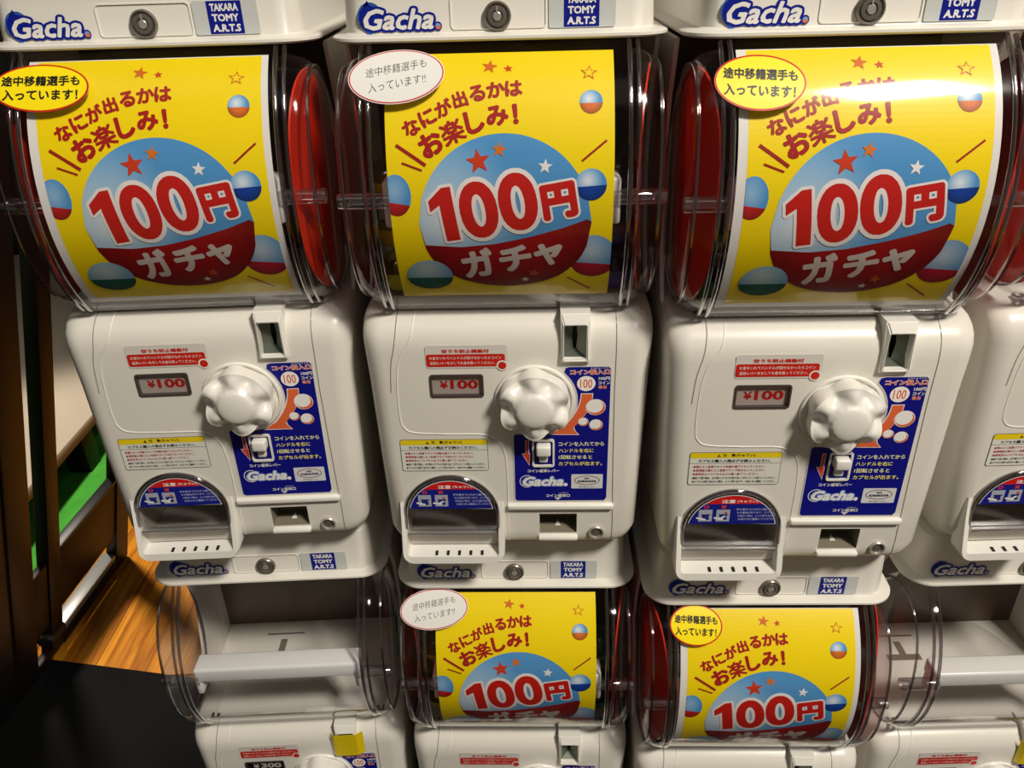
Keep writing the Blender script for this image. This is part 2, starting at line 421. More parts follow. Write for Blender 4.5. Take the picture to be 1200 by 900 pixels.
# caution label
a = Art(); BK = (34, 30, 30)
a.rect(-.1182, -.0238, .1915, .2322, BK, 0, .003); a.rect(-.1177, -.0243, .192, .2317, (222, 222, 212), 1, .0027)
a.rect(-.1177, -.0243, .2252, .2317, (232, 206, 26), 2, .0025); a.rect(-.1177, -.0243, .2184, .2188, BK, 2)
a.poly([(-.0905, .2266), (-.0865, .2266), (-.0885, .2300)], BK, 3); a.text('!', -.0885, .2278, None, .0019, (232, 206, 26), 4)
a.text('注　意(ちゅうい)', -.068, .2285, .033, .0042, BK, 3, .03)
a.text('カプセル購入の際必ずお読みください。', -.072, .2218, .074, .0038, BK, 3, .025, res=1)
for i, t in enumerate(('●壊れると危険ですので本機を揺すらないでください。', '●透明部は壊れると危険ですので叩かないでください。', '●使用済みのカプセルはゴミ箱へ捨ててください。')):
    w = (.074, .0745, .068)[i]; a.text(t, -.1135 + w / 2, .2146 - i * .0046, w, .0032, (176, 40, 62), 3, .012, res=1)
for i, t in enumerate(('●続けて回す際は、必ず前のカプセルを取り出してからコインを投入してください。', '●カプセルが取り出せない際は、ムリに取り出さず、お店の人に連絡してください。')):
    a.text(t, -.0705, .2004 - i * .0045, .086, .003, BK, 3, .015, res=1)
part('caution_label', a.mesh('caution_label', flat(-.0005)), None, 'white caution label with a yellow heading')
# blue instruction label
a = Art(); IB = (12, 18, 128); KX, KZ = .0268, .2785
def blue_outline(d):
    cut = []
    R = .0442 + d
    for k in range(15):
        t = math.radians(47 - k * (47 + 64) / 14); cut.append((KX + R * math.cos(t), KZ + R * math.sin(t)))
    return [(.106 - d, .1535 + d), (.106 - d, .3150), (.1035 - d, .3186 - d), (.062 + d, .3186 - d), (.0585 + d * .5, .3165)] + cut + [(.0055 + d, .2386 - d), (.0035 + d, .2366 - d), (.0035 + d, .1515 + d), (.006 + d, .1495 + d), (.1035 - d, .1495 + d)]
a.poly(blue_outline(0), (226, 224, 220), 0); a.poly(blue_outline(.0009), IB, 1)
OR = (222, 104, 62); W2 = (238, 236, 230); YW = (238, 226, 110)
a.text('コイン投入口', .084, .3118, .0405, .0058, (250, 236, 226), 2, .03, grow=.05); a.text('コイン投入口', .084, .3118, .0405, .0058, (214, 84, 40), 3, .03)
a.text('とうにゅうぐち', .0935, .3163, .018, .0016, W2, 3, .02, res=1)
a.ell(.0802, .2985, .0094, .0088, (244, 240, 234), 2); a.text('100', .0802, .2985, .0125, .0105, OR, 3, .01)
a.text('100円', .0985, .3043, .0115, .0042, W2, 3, .03); a.text('コイン', .0985, .2992, .0122, .0038, W2, 3, .03); a.text('専用', .0968, .2942, .0085, .0042, (240, 150, 110), 3, .03)
def arc_arrow(d, col, lay):
    inn, out = [], []
    for k in range(13):
        t = k / 12
        inn.append((.0757 - d + (-.0005) * t - .0185 * t * t, .2862 + d - .0405 * t)); out.append((.0868 + d + .0004 * t - .0195 * t * t, .2862 + d - .0405 * t))
    P = inn + [(.0530 - d, .2440), (.0445 - d * 2.5, .2378 - d), (.0728 + d * 1.6, .2373 - d), (.0690 + d, .2418)] + out[::-1]
    a.poly(P, col, lay)
arc_arrow(.0008, (242, 232, 226), 2); arc_arrow(0, OR, 3)
for x, z, r in ((.0905, .2705, .0103), (.0780, .2528, .0055), (.0913, .2490, .0072)):
    a.ell(x, z, r, r * .93, (240, 226, 220), 4); a.ell(x + r * .06, z - r * .06, r * .88, r * .82, OR, 5); a.ell(x - r * .10, z + r * .12, r * .84, r * .76, (240, 238, 234), 6)
for i, (t, w) in enumerate((('コインを入れてから', .0485), ('ハンドルを右に', .0375), ('1回転させると', .036), ('カプセルが出ます。', .0470))):
    a.text(t, .0522 + w / 2, .2252 - i * .0084, w, .0054, YW if i % 2 else (236, 234, 176), 3, .025)
a.poly([(.0165, .2300), (.0205, .2300), (.0205, .2135), (.0215, .2135), (.0207, .1975), (.0125, .2135), (.0165, .2135)], (240, 220, 214), 2)
a.poly([(.0171, .2295), (.0199, .2295), (.0199, .2130), (.0209, .2130), (.0203, .1992), (.0136, .2130), (.0171, .2130)], (206, 66, 44), 3)
a.text('コイン返却レバー', .0357, .1908, .0345, .0042, W2, 3, .03)
a.text('へんきゃく', .0375, .1944, .010, .0014, W2, 3, .02, res=1)
gacha(a, .0362, .1768, .0515, 2, None)
a.rect(.0662, .1005, .1668, .1858, (216, 218, 222), 2, .0012)
for k in range(36):
    t0, t1 = 2 * pi * k / 36, 2 * pi * (k + 1) / 36
    a.line((.0833 + .0135 * math.cos(t0), .1777 + .0058 * math.sin(t0)), (.0833 + .0135 * math.cos(t1), .1777 + .0058 * math.sin(t1)), .0009, (150, 92, 66), 3)
a.text('NO', .0833, .1803, .0055, .0023, (40, 40, 60), 4, .05); a.text('KARAUCHI', .0833, .1768, .0195, .0027, (40, 40, 60), 5, .05)
a.text('空打ち防止システム', .0833, .1690, .017, .0017, (60, 60, 80), 3, .02, res=1)
a.text('コイン返却口', .0517, .1575, .0262, .0042, W2, 3, .03); a.text('へんきゃく', .058, .1612, .010, .0013, W2, 3, .02, res=1)
a.poly([(.0475, .1552), (.0555, .1552), (.0515, .1512)], (206, 208, 206), 4)
part('instruction_label', a.mesh('instruction_label', flat(-.0006)), None, 'deep blue instruction label with an orange arrow')
# price window
def quad(bm, *p): bm.faces.new([bm.verts.new(q) for q in p])
bm = bmesh.new(); frame(bm, rrect(-.0805, -.025, .284, .3105, .003), rrect(-.0785, -.027, .286, .3085, .002), .006, -.0012)
pw_i = part('price_window', finish(bm, 'price_window', 'window_rim', 30), None, 'dark rimmed price window')
bm = bmesh.new(); quad(bm, (-.0785, .0006, .286), (-.027, .0006, .286), (-.027, .0006, .3085), (-.0785, .0006, .3085)); part('window_pane', finish(bm, 'window_pane', 'clear_plastic', 0), pw_i)
def price(t, bgc, col):
    a = Art(); a.rect(-.0785, -.027, .286, .3085, bgc, 0); a.text('¥', -.0665, .2968, .0085, .0092, col, 1, .035); a.text(t, -.0455, .2970, .029, .0108, col, 1, .04)
    return a.mesh('price_card', flat(.0030))
PRICE_I = part('price_card', price('100', (178, 164, 160), (172, 24, 24)), pw_i, 'grey card with a red ¥100')
price300 = price('300', (22, 20, 20), (205, 200, 190))
# coin slot
bm = bmesh.new()
o_ = [(.0537, .3248), (.0833, .3248), (.0833, .376), (.0537, .376)]; i_ = [(.0572, .328), (.0797, .328), (.0797, .365), (.0572, .365)]
frame(bm, o_, i_, .035, -.0055)
for v in bm.verts:
    if v.co.y < 0 and v.co.z > .37: v.co.y = .0005
bmesh.ops.bevel(bm, geom=[e for e in bm.edges if all(v.co.y < .01 for v in e.verts)], offset=.0012, segments=2, affect='EDGES')
cs_i = part('coin_slot', finish(bm, 'coin_slot', 'cream_light'))
bm = bmesh.new()
def quad(bm, *p): bm.faces.new([bm.verts.new(q) for q in p])
sx = .0685
quad(bm, (.0572, .006, .365), (sx - .001, .012, .365), (sx - .003, .012, .347), (.0572, .006, .338)); quad(bm, (.0572, .006, .338), (sx - .003, .012, .347), (sx - .0012, .012, .333), (.0572, .002, .328)); quad(bm, (.0572, .002, .328), (sx - .0012, .012, .333), (sx + .0012, .012, .333), (.0797, .002, .328))
quad(bm, (.0797, .006, .365), (sx + .001, .012, .365), (sx + .003, .012, .347), (.0797, .006, .338)); quad(bm, (.0797, .006, .338), (sx + .003, .012, .347), (sx + .0012, .012, .333), (.0797, .002, .328))
part('slot_plate', finish(bm, 'slot_plate', 'slot_metal', 0), cs_i, 'faceted grey metal plate with a black slit')
# knob
bm = bmesh.new(); lathe_y(bm, [(.0418, .002), (.0418, -.0015), (.0408, -.003), (.0392, -.003), (.0388, -.001), (.0375, -.001)], KX, KZ, 64)
kr_i = part('dial_ring', finish(bm, 'dial_ring', 'cream_light', 40))
bm = bmesh.new()
NT, rows = 96, []
def sm(t): t = max(0, min(1, t)); return t * t * (3 - 2 * t)
for j in range(30):
    row = []
    for k in range(NT):
        th = 2 * pi * k / NT; c6 = math.cos(6 * (th - pi / 2)); lobe = (.5 + .5 * c6) ** .7
        Rm = .0332 + .0040 * lobe
        if j < 22:
            q = (j + .4) / 21.4; rho = Rm * q
            h = .0262
            dome = .0045 * math.sqrt(max(0, 1 - (rho / .0192) ** 2)) + .0012 * sm((.0205 - rho) / .002)
            valley = (1 - lobe) * .0105 * sm((rho - .0195) / .009)
            h = h + dome - valley - .0035 * sm((q - .62) / .38) ** 2 * lobe
        else:
            t = (j - 21) / 8; q = 1
            hh = .0262 - (1 - lobe) * .0105 - .0035 * lobe
            rho = Rm + .0012 * math.sin(min(1, t * 2) * pi / 2) - .001 * t
            h = hh * (1 - t) + .001 * t if t > .12 else hh - .0006
        row.append((KX + rho * math.cos(th), -h, KZ + .002 + rho * math.sin(th)))
    rows.append(row)
loft(bm, rows, True, False)
kn_i = part('turn_knob', finish(bm, 'turn_knob', 'cream_light', 60), None, 'glossy off-white six-lobed turning knob')
# lever
bm = bmesh.new(); frame(bm, rrect(.0238, .0478, .1968, .2318, .003), rrect(.0258, .0458, .199, .2296, .002), .003, -.0028)
lv_i = part('refund_lever', finish(bm, 'refund_lever', 'cream_light'))
bm = bmesh.new(); box(bm, .0280, .0436, -.011, .012, .2145, .2275, .0025, 3); box(bm, .031, .0405, -.0045, .012, .2035, .2160, .0015)
part('lever', finish(bm, 'lever', 'cream_light'), lv_i)
# ledge, return slot and its lip, small lock
bm = bmesh.new(); box(bm, -.005, .1133, -.0048, .003, .1392, .1466, .0022, 3); part('ledge', finish(bm, 'ledge', 'cream_light'))
bm = bmesh.new(); box(bm, .0296, .0742, -.0055, .028, .0965, .1018, .0018, 2); loft(bm, [[(.044, -.003, .1015), (.060, -.003, .1015), (.052, .024, .1065)], [(.044, -.003, .1005), (.060, -.003, .1005), (.052, .024, .1015)]])
cr_i = part('return_tray', finish(bm, 'return_tray', 'cream_light'))
bm = bmesh.new(); box(bm, .0445, .0585, .018, .029, .1235, .1312); part('return_hatch', finish(bm, 'return_hatch', 'recess'), cr_i)
bm = bmesh.new(); lathe_y(bm, [(.0088, .004), (.0088, -.0022), (.0080, -.0032), (.0068, -.003), (.0062, .0005), (.0058, .0005)], .0951, .1055, 32)
sl_i = part('door_lock', finish(bm, 'door_lock', 'steel', 30), None, 'small round metal lock')
bm = bmesh.new(); lathe_y(bm, [(.0062, .002), (.0062, -.0004), (.0034, -.0006), (.0030, -.0016), (.0001, -.0016)], .0951, .1055, 24); part('lock_core', finish(bm, 'lock_core', 'steel_dark', 30), sl_i)
# chute
bm = bmesh.new()
def cy(z):
    t = max(0, min(1, (.148 - z) / .066)); return -.0015 - .0165 * t ** 1.15
U = []
x0, x1, zb, rr = -.1262, -.0088, .0735, .0150
outer = [(x1, .150), (x1, .125), (x1, .10)] + [(x1 - rr + rr * math.cos(math.radians(-90 * k / 6)), zb + rr + rr * math.sin(math.radians(-90 * k / 6))) for k in range(7)] + [(x0 + rr - rr * math.sin(math.radians(90 * k / 6)), zb + rr - rr * math.cos(math.radians(90 * k / 6))) for k in range(7)] + [(x0, .10), (x0, .125), (x0, .150)]
ix0, ix1, izb, ir = -.1195, -.0155, .0855, .004
inner = [(ix1, .150), (ix1, .125), (ix1, .10)] + [(ix1 - ir + ir * math.cos(math.radians(-90 * k / 6)), izb + ir + ir * math.sin(math.radians(-90 * k / 6))) for k in range(7)] + [(ix0 + ir - ir * math.sin(math.radians(90 * k / 6)), izb + ir - ir * math.cos(math.radians(90 * k / 6))) for k in range(7)] + [(ix0, .10), (ix0, .125), (ix0, .150)]
n = len(outer); L = []
for pts, fy in ((outer, lambda z: .006), (outer, lambda z: cy(z) + .0025), (None, None), (inner, lambda z: cy(z) + (.0006 if z > .09 else .0)), (inner, lambda z: .006)):
    if pts is None:
        pts = [(o[0] * .8 + i[0] * .2, o[1] * .88 + i[1] * .12) for o, i in zip(outer, inner)]; fy = lambda z: cy(z)
    L.append([bm.verts.new((x, fy(z), z)) for x, z in pts])
for a_, b_ in zip(L, L[1:] + L[:1]):
    for i in range(n - 1): bm.faces.new((a_[i], a_[i + 1], b_[i + 1], b_[i]))
# sloping shelf of the lip
for v in L[3]:
    if v.co.z < .0905: v.co.z -= .0015
ch_i = part('capsule_chute', finish(bm, 'capsule_chute', 'cream_light', 40))
bm = bmesh.new()
for k in range(5):
    x = -.0885 + k * .0130
    loft(bm, [[(x, -.0145, .0845 + e), (x + .003, -.0145, .0845 + e), (x + .003, -.0080, .0853 + e), (x, -.0080, .0853 + e)] for e in (-.0012, .0006)])
part('drain_slot', finish(bm, 'drain_slot', 'dark_recess', 0), ch_i)
bm = bmesh.new(); box(bm, ACX - .0522, ACX + .0522, .003, .084, .087, .0895); box(bm, ACX - .0522, ACX + .0522, .002, .006, .0875, .1015); part('chute_tray', finish(bm, 'chute_tray', 'pocket'), ch_i, 'grey tray inside the chute')
bm = bmesh.new(); plate(bm, arch(.0500, .112), -.0022, -.0040)
fl_i = part('chute_flap', finish(bm, 'chute_flap', 'clear_flap', 30), None, 'clear arched flap')
bm = bmesh.new()
rim = [(ACX + .0520 * math.cos(pi * k / 28), -.0028, ACZ + .0520 * math.sin(pi * k / 28)) for k in range(29)]
tube(bm, [(ACX + .052, -.006, .117)] + rim + [(ACX - .052, -.006, .117)], .0024, 8)
part('flap_rim', finish(bm, 'flap_rim', 'clear_edge', 60), fl_i, 'grey rim of the flap')
bm = bmesh.new(); box(bm, ACX - .050, ACX + .050, -.0105, -.0025, .1095, .1135, .0015); part('flap_lip', finish(bm, 'flap_lip', 'flap_bar', 30), fl_i)
a = Art()
lab = [(ACX + .0478 * math.cos(math.radians(t)), ACZ + .0478 * math.sin(math.radians(t))) for t in range(11, 170, 3)]
a.poly(lab, (224, 222, 226), 0)
def seg(r, zlo, zhi=None):
    P = [(ACX + r * math.cos(math.radians(t)), ACZ + r * math.sin(math.radians(t))) for t in range(0, 181, 2)]
    P = [(x, z) for x, z in P if z >= zlo]; xe = math.sqrt(r * r - (zlo - ACZ) ** 2)
    return [(ACX + xe, zlo)] + P + [(ACX - xe, zlo)]
a.poly(seg(.0470, .1428), (20, 30, 130), 1); a.poly(seg(.0470, .1692), (204, 30, 28), 2)
a.text('注意', -.0735, .1727, .0145, .0048, W2, 3, .03); a.text('(ちゅうい)', -.0535, .1725, .0215, .0040, W2, 3, .02)
for x, o in ((-.0960, '○'), (-.0780, '×')): a.text(o, x, .1655, .0055, .0045, (224, 60, 60), 3, .05)
for x in (-.0965, -.0778):
    a.rect(x - .0072, x + .0072, .1462, .1618, (168, 172, 182), 2)
    a.poly([(x - .0045, .1560), (x + .006, .1560), (x + .0035, .1535), (x + .0045, .149), (x - .001, .1475), (x - .003, .151)], (30, 40, 120), 3)
    a.line((x - .0095, .1512), (x + .0005, .1488), .0022, (232, 232, 236), 4)
a.line((-.082, .1495), (-.0755, .1535), .002, (232, 232, 236), 5); a.text('×', -.0748, .1580, .003, .003, (224, 60, 60), 5, .05)
for i, t in enumerate(('手を奥まで入れると抜けなく', 'なる場合があります。カプセル', 'が出ない時は、ムリに取り出さず', 'お店の人に連絡してください。')):
    a.text(t, -.0445 + i * .001, .1622 - i * .0043, .040, .0028, (196, 200, 232), 3, .01, res=1)
part('flap_label', a.mesh('flap_label', flat(-.0043)), fl_i, 'arched red and blue warning label')
# clear drum
def closed_profile(sc=1.0, n=40, fr=0):
    """D-like outline of the drum's end in y-z, starting at the top"""
    out = []
    for k in range(n):
        t = 2 * pi * k / n; c, s = math.cos(t), math.sin(t)
        z = .4935 + .1180 * sc * (abs(c) ** .86) * (1 if c > 0 else -1)
        w = .0725 * sc * (abs(s) ** .92) * (1 if s > 0 else -1)
        out.append((.0440 - w, z))
    return out
front = [(CY - RD * math.cos(t), CZD + RD * math.sin(t)) for t in [math.radians(48.5 - k * 90.0 / 26) for k in range(27)]]
front = front + [(.0205, .3765), (.0265, .3752), (.032, .3750)]
bm = bmesh.new()
loft(bm, [[(x, y, z) for y, z in front] for x in (-.114, -.07, 0, .07, .114)], False, False, False)
dr_i = part('drum_cover', finish(bm, 'drum_cover', 'clear_plastic', 60), None, 'clear plastic curved drum front')
for s in (-1, 1):
    bm = bmesh.new()
    loft(bm, [[(s * x, y, z) for y, z in closed_profile(sc)] for x, sc in ((.114, 1.0), (.122, .995), (.130, .975), (.137, .935), (.142, .87), (.1452, .78), (.1465, .68))], False, True)
    ec = part('drum_end', finish(bm, 'drum_end', 'clear_plastic', 60), dr_i, 'clear end of the drum')
    bm = bmesh.new()
    for x, r in ((.1125, .0022), (.1200, .0020)):
        tube(bm, [(s * x, y - .0004 + (.0012 if x > .115 else 0), z) for y, z in front], r, 8)
    tube(bm, [(s * .1395, y, z) for y, z in closed_profile(.912, 48)], .0016, 6, True)
    part('end_ridge', finish(bm, 'end_ridge', 'clear_edge', 60), dr_i, 'grey ridges where the drum end meets its front')
    bm = bmesh.new()
    X0, X1 = .100, .1475
    ring = lambda x, r: [(s * x, -.0125 + r * math.cos(2 * pi * k / 20), .4945 + r * math.sin(2 * pi * k / 20)) for k in range(20)]
    loft(bm, [ring(X0, .0075), ring(X1 - .001, .0075), ring(X1, .0068), ring(X1, .0050), ring(X1 - .012, .0045)])
    part('drum_pin', finish(bm, 'drum_pin', 'clear_pin', 40), dr_i, 'clear hollow pin at the drum end')
bm = bmesh.new()
tube(bm, [(x, .0225, .3770) for x in (-.118, 0, .118)], .0026, 8)
part('drum_rim', finish(bm, 'drum_rim', 'clear_edge', 60), dr_i)
bm = bmesh.new()
box(bm, -.1065, .1065, -.016, .014, .4900, .5130, .004, 3)
for s in (-1, 1): box(bm, min(s * .1065, s * .0985), max(s * .1065, s * .0985), -.016, .010, .470, .4950, .003, 2)
part('drum_rail', finish(bm, 'drum_rail', 'white', 40), None, 'white plastic rail across the drum')

# ------------------------------------------------------------------ setting
bm = bmesh.new(); box(bm, -1.2, 3.0, -1.5, 4.0, -.02, 0); 
def wood():
    m = bpy.data.materials.new('wood_floor'); m.use_nodes = True; nt = m.node_tree; b = nt.nodes['Principled BSDF']
    tc = nt.nodes.new('ShaderNodeTexCoord'); mp = nt.nodes.new('ShaderNodeMapping'); mp.inputs['Scale'].default_value = (26, 1.6, 1)
    n = nt.nodes.new('ShaderNodeTexNoise'); n.inputs['Scale'].default_value = 2.2; n.inputs['Detail'].default_value = 6; n.inputs['Distortion'].default_value = .8
    r = nt.nodes.new('ShaderNodeValToRGB'); r.color_ramp.elements[0].position = .34; r.color_ramp.elements[1].position = .66
    r.color_ramp.elements[0].color = (*lin((150, 82, 10)), 1); r.color_ramp.elements[1].color = (*lin((226, 150, 34)), 1)
    br = nt.nodes.new('ShaderNodeTexBrick'); br.inputs['Scale'].default_value = 1; br.inputs['Brick Width'].default_value = 1.2; br.inputs['Row Height'].default_value = .16; br.inputs['Mortar Size'].default_value = .0015
    br.inputs['Color1'].default_value = (1, 1, 1, 1); br.inputs['Color2'].default_value = (.72, .70, .68, 1); br.inputs['Mortar'].default_value = (.3, .25, .2, 1)
    m2 = nt.nodes.new('ShaderNodeMapping'); m2.inputs['Rotation'].default_value = (0, 0, pi / 2)
    mx = nt.nodes.new('ShaderNodeMix'); mx.data_type = 'RGBA'; mx.blend_type = 'MULTIPLY'; mx.inputs[0].default_value = 1
    nt.links.new(tc.outputs['Object'], mp.inputs[0]); nt.links.new(mp.outputs[0], n.inputs['Vector']); nt.links.new(n.outputs['Fac'], r.inputs[0])
    nt.links.new(tc.outputs['Object'], m2.inputs[0]); nt.links.new(m2.outputs[0], br.inputs['Vector'])
    nt.links.new(r.outputs[0], mx.inputs[6]); nt.links.new(br.outputs['Color'], mx.inputs[7]); nt.links.new(mx.outputs[2], b.inputs['Base Color'])
    b.inputs['Roughness'].default_value = .35
    return m
tag(link('floor', finish(bm, 'floor', wood(), 0, 0)), kind='structure')
mat('carpet', (60, 150, 44), .95, noise=.35, nscale=14)
bm = bmesh.new(); box(bm, -5, -1.2, -1.5, 5.0, -.02, .002)
tag(link('floor_carpet', finish(bm, 'floor_carpet', 'carpet', 0, 0)), kind='structure')
mat('fence_black', (8, 7, 7), .45)
mat('wall_dark', (58, 42, 34), .6, noise=.15, nscale=3)
bm = bmesh.new(); box(bm, -.46, 3.0, 1.30, 1.40, 0, 2.4)
tag(link('wall_back', finish(bm, 'wall_back', 'wall_dark', 0, 0)), kind='structure')
bm = bmesh.new(); box(bm, -5, -.46, 3.75, 3.85, 0, 2.6)
tag(link('wall_far', finish(bm, 'wall_far', 'fence_black', 0, 0)), kind='structure')
mat('mat_black', (7, 7, 7), .75, spec=.12, noise=.3, nscale=5)
mat('fence_wood', (20, 10, 7), .5, spec=.25, noise=.2, nscale=9)
mat('fence_steel', (150, 150, 148), .35, .4)
mat('table_top', (170, 158, 142), .45, noise=.03, nscale=120)
mat('table_edge', (92, 58, 34), .5)

def mesh_obj(name, bm, m, parent=None, smooth=35):
    return link(name, finish(bm, name, m, smooth, 0), parent)
# black mat under the machines
bm = bmesh.new(); loft(bm, [[(-1.3, 1.351, z), (-.776, 1.254, z), (3.0, .56, z), (3.0, -.9, z), (-1.3, -.9, z)] for z in (0.0, .006)])
tag(mesh_obj('floor_mat', bm, 'mat_black', None, 0), 'plain black mat covering the floor at the lower left', 'mat')
# partition on the left: dark posts, rails, panel, foot bar
root = bpy.data.objects.new('partition', None); C.objects.link(root); root.location = (-1.064, 1.3075, 0); root.rotation_euler = (0, math.radians(15.5), math.radians(-3.8))
tag(root, 'dark brown leaning wooden partition of posts and rails left of the machines', 'partition')
def pbox(name, m, x0, x1, y0, y1, z0, z1, bev=.003, label=None, parent=None):
    bm = bmesh.new(); box(bm, x0, x1, y0, y1, z0, z1, bev)
    o = mesh_obj(name, bm, m, parent or root); 
    if label: o['label'] = label
    return o
p1 = pbox('post', 'fence_wood', -.028, 0, .0025, .047, .014, 2.3)
pbox('post_foot', 'fence_black', -.034, .008, -.010, .052, .046, .082, .012, 'black end cap', p1)
pbox('post', 'fence_wood', -.028, 0, -.126, -.052, .014, 2.3)
pbox('post', 'fence_wood', -.028, 0, .297, .360, .004, 2.3)
pbox('side_panel', 'fence_black', -.03, -.004, -1.2, -.127, .014, 2.3, .003, 'tall black panel')
pbox('rail_board', 'fence_wood', -.020, -.004, .0475, .2965, .122, .298)
pbox('rail_cap', 'fence_black', -.024, .0, .0475, .2965, .2985, .308)
pbox('bottom_rail', 'fence_wood', -.016, .002, .0475, .2965, .010, .038)
pbox('foot_bar', 'fence_steel', -.034, -.002, .0475, .2965, .0385, .060, .003, 'grey metal bar along the foot')
pbox('rail_board', 'fence_wood', -.020, -.004, -.0515, .002, .115, .298)
pbox('bottom_rail', 'fence_wood', -.016, .002, -.0515, .002, .014, .042)
# low table beyond the partition
root = bpy.data.objects.new('low_table', None); C.objects.link(root); root.location = (-1.9, 2.3, 0)
tag(root, 'low cream-topped table standing on green carpet beyond the dark partition', 'table')
bm = bmesh.new(); box(bm, -1.2, .598, -1.1, 1.4, .148, .166, .002); mesh_obj('tabletop', bm, 'table_top', root)
bm = bmesh.new(); frame(bm, [(-1.2, -1.1), (.6, -1.1), (.6, 1.4), (-1.2, 1.4)], [(-1.15, -1.05), (.56, -1.05), (.56, 1.35), (-1.15, 1.35)], .134, .1475)
for v in bm.verts: v.co = Vector((v.co.x, v.co.z, v.co.y))
mesh_obj('table_edge', bm, 'table_edge', root)['label'] = 'brown edge under the top'
for x, y in ((.55, -.2), (.55, 1.3), (-1.1, -1.0), (-1.1, 1.3)):
    bm = bmesh.new(); box(bm, x - .035, x + .035, y - .035, y + .035, .002, .134, .003); mesh_obj('leg', bm, 'fence_wood', root)
# plinth under the lower machines
mat('plinth', (30, 28, 27), .5)
PZ = CZ - .69124 - .623 + BZ
bm = bmesh.new(); box(bm, -.50, .80, .80, 1.04, .0065, PZ - .0005, .003)
tag(mesh_obj('plinth', bm, 'plinth'), 'dark plinth under the lower row of machines', 'plinth')

# ------------------------------------------------------------------ placing the machines
POSE = {'L': (-.31445, .74350, .0231), 'M': (-.00413, .71948, -.0361), 'R': (.29916, .67910, -.0363), 'F': (.622, .702, .0)}
Z0 = CZ - .69124
WHERE = {'L': 'left', 'M': 'centre', 'R': 'right', 'F': 'far right'}
MLAB = {('L', 0): 'off-white capsule machine with yellow poster, leftmost of the upper row beside the dark partition',
        ('M', 0): 'off-white capsule machine with white handwritten note, second from left in the upper row',
        ('R', 0): 'off-white capsule machine with yellow oval note, third from left in the upper row',
        ('F', 0): 'off-white capsule machine cut off by the right edge of the photo, upper row',
        ('L', 1): 'off-white capsule machine with empty clear drum, lower row beside the black mat',
        ('M', 1): 'off-white capsule machine with white handwritten note on its drum, lower row',
        ('R', 1): 'off-white capsule machine with yellow oval note on its drum, lower row',
        ('F', 1): 'off-white capsule machine with empty clear drum at the lower right edge of the photo'}
ROOT = {}
for m, (X, Y, w) in POSE.items():
    for tier in (0, 1):
        r = bpy.data.objects.new('capsule_machine', None); C.objects.link(r)
        r.location = (X, Y, Z0 - .623 * tier + BZ); r.rotation_euler = (0, 0, w)
        tag(r, MLAB[(m, tier)], 'capsule machine', ('lower' if tier else 'upper') + ' row of capsule machines')
        ROOT[(m, tier)] = r; made = []
        for i, (n, me, par, lab) in enumerate(PARTS):
            if i == PRICE_I and (m, tier) in (('L', 1), ('F', 1)): me, lab = price300, 'black card with a pale ¥300'
            o = link(n, me, made[par] if par is not None else r)
            if lab: o['label'] = lab
            made.append(o)
def put(o, key):
    r = ROOT[key]; o.location = r.location; o.rotation_euler = r.rotation_euler; return o

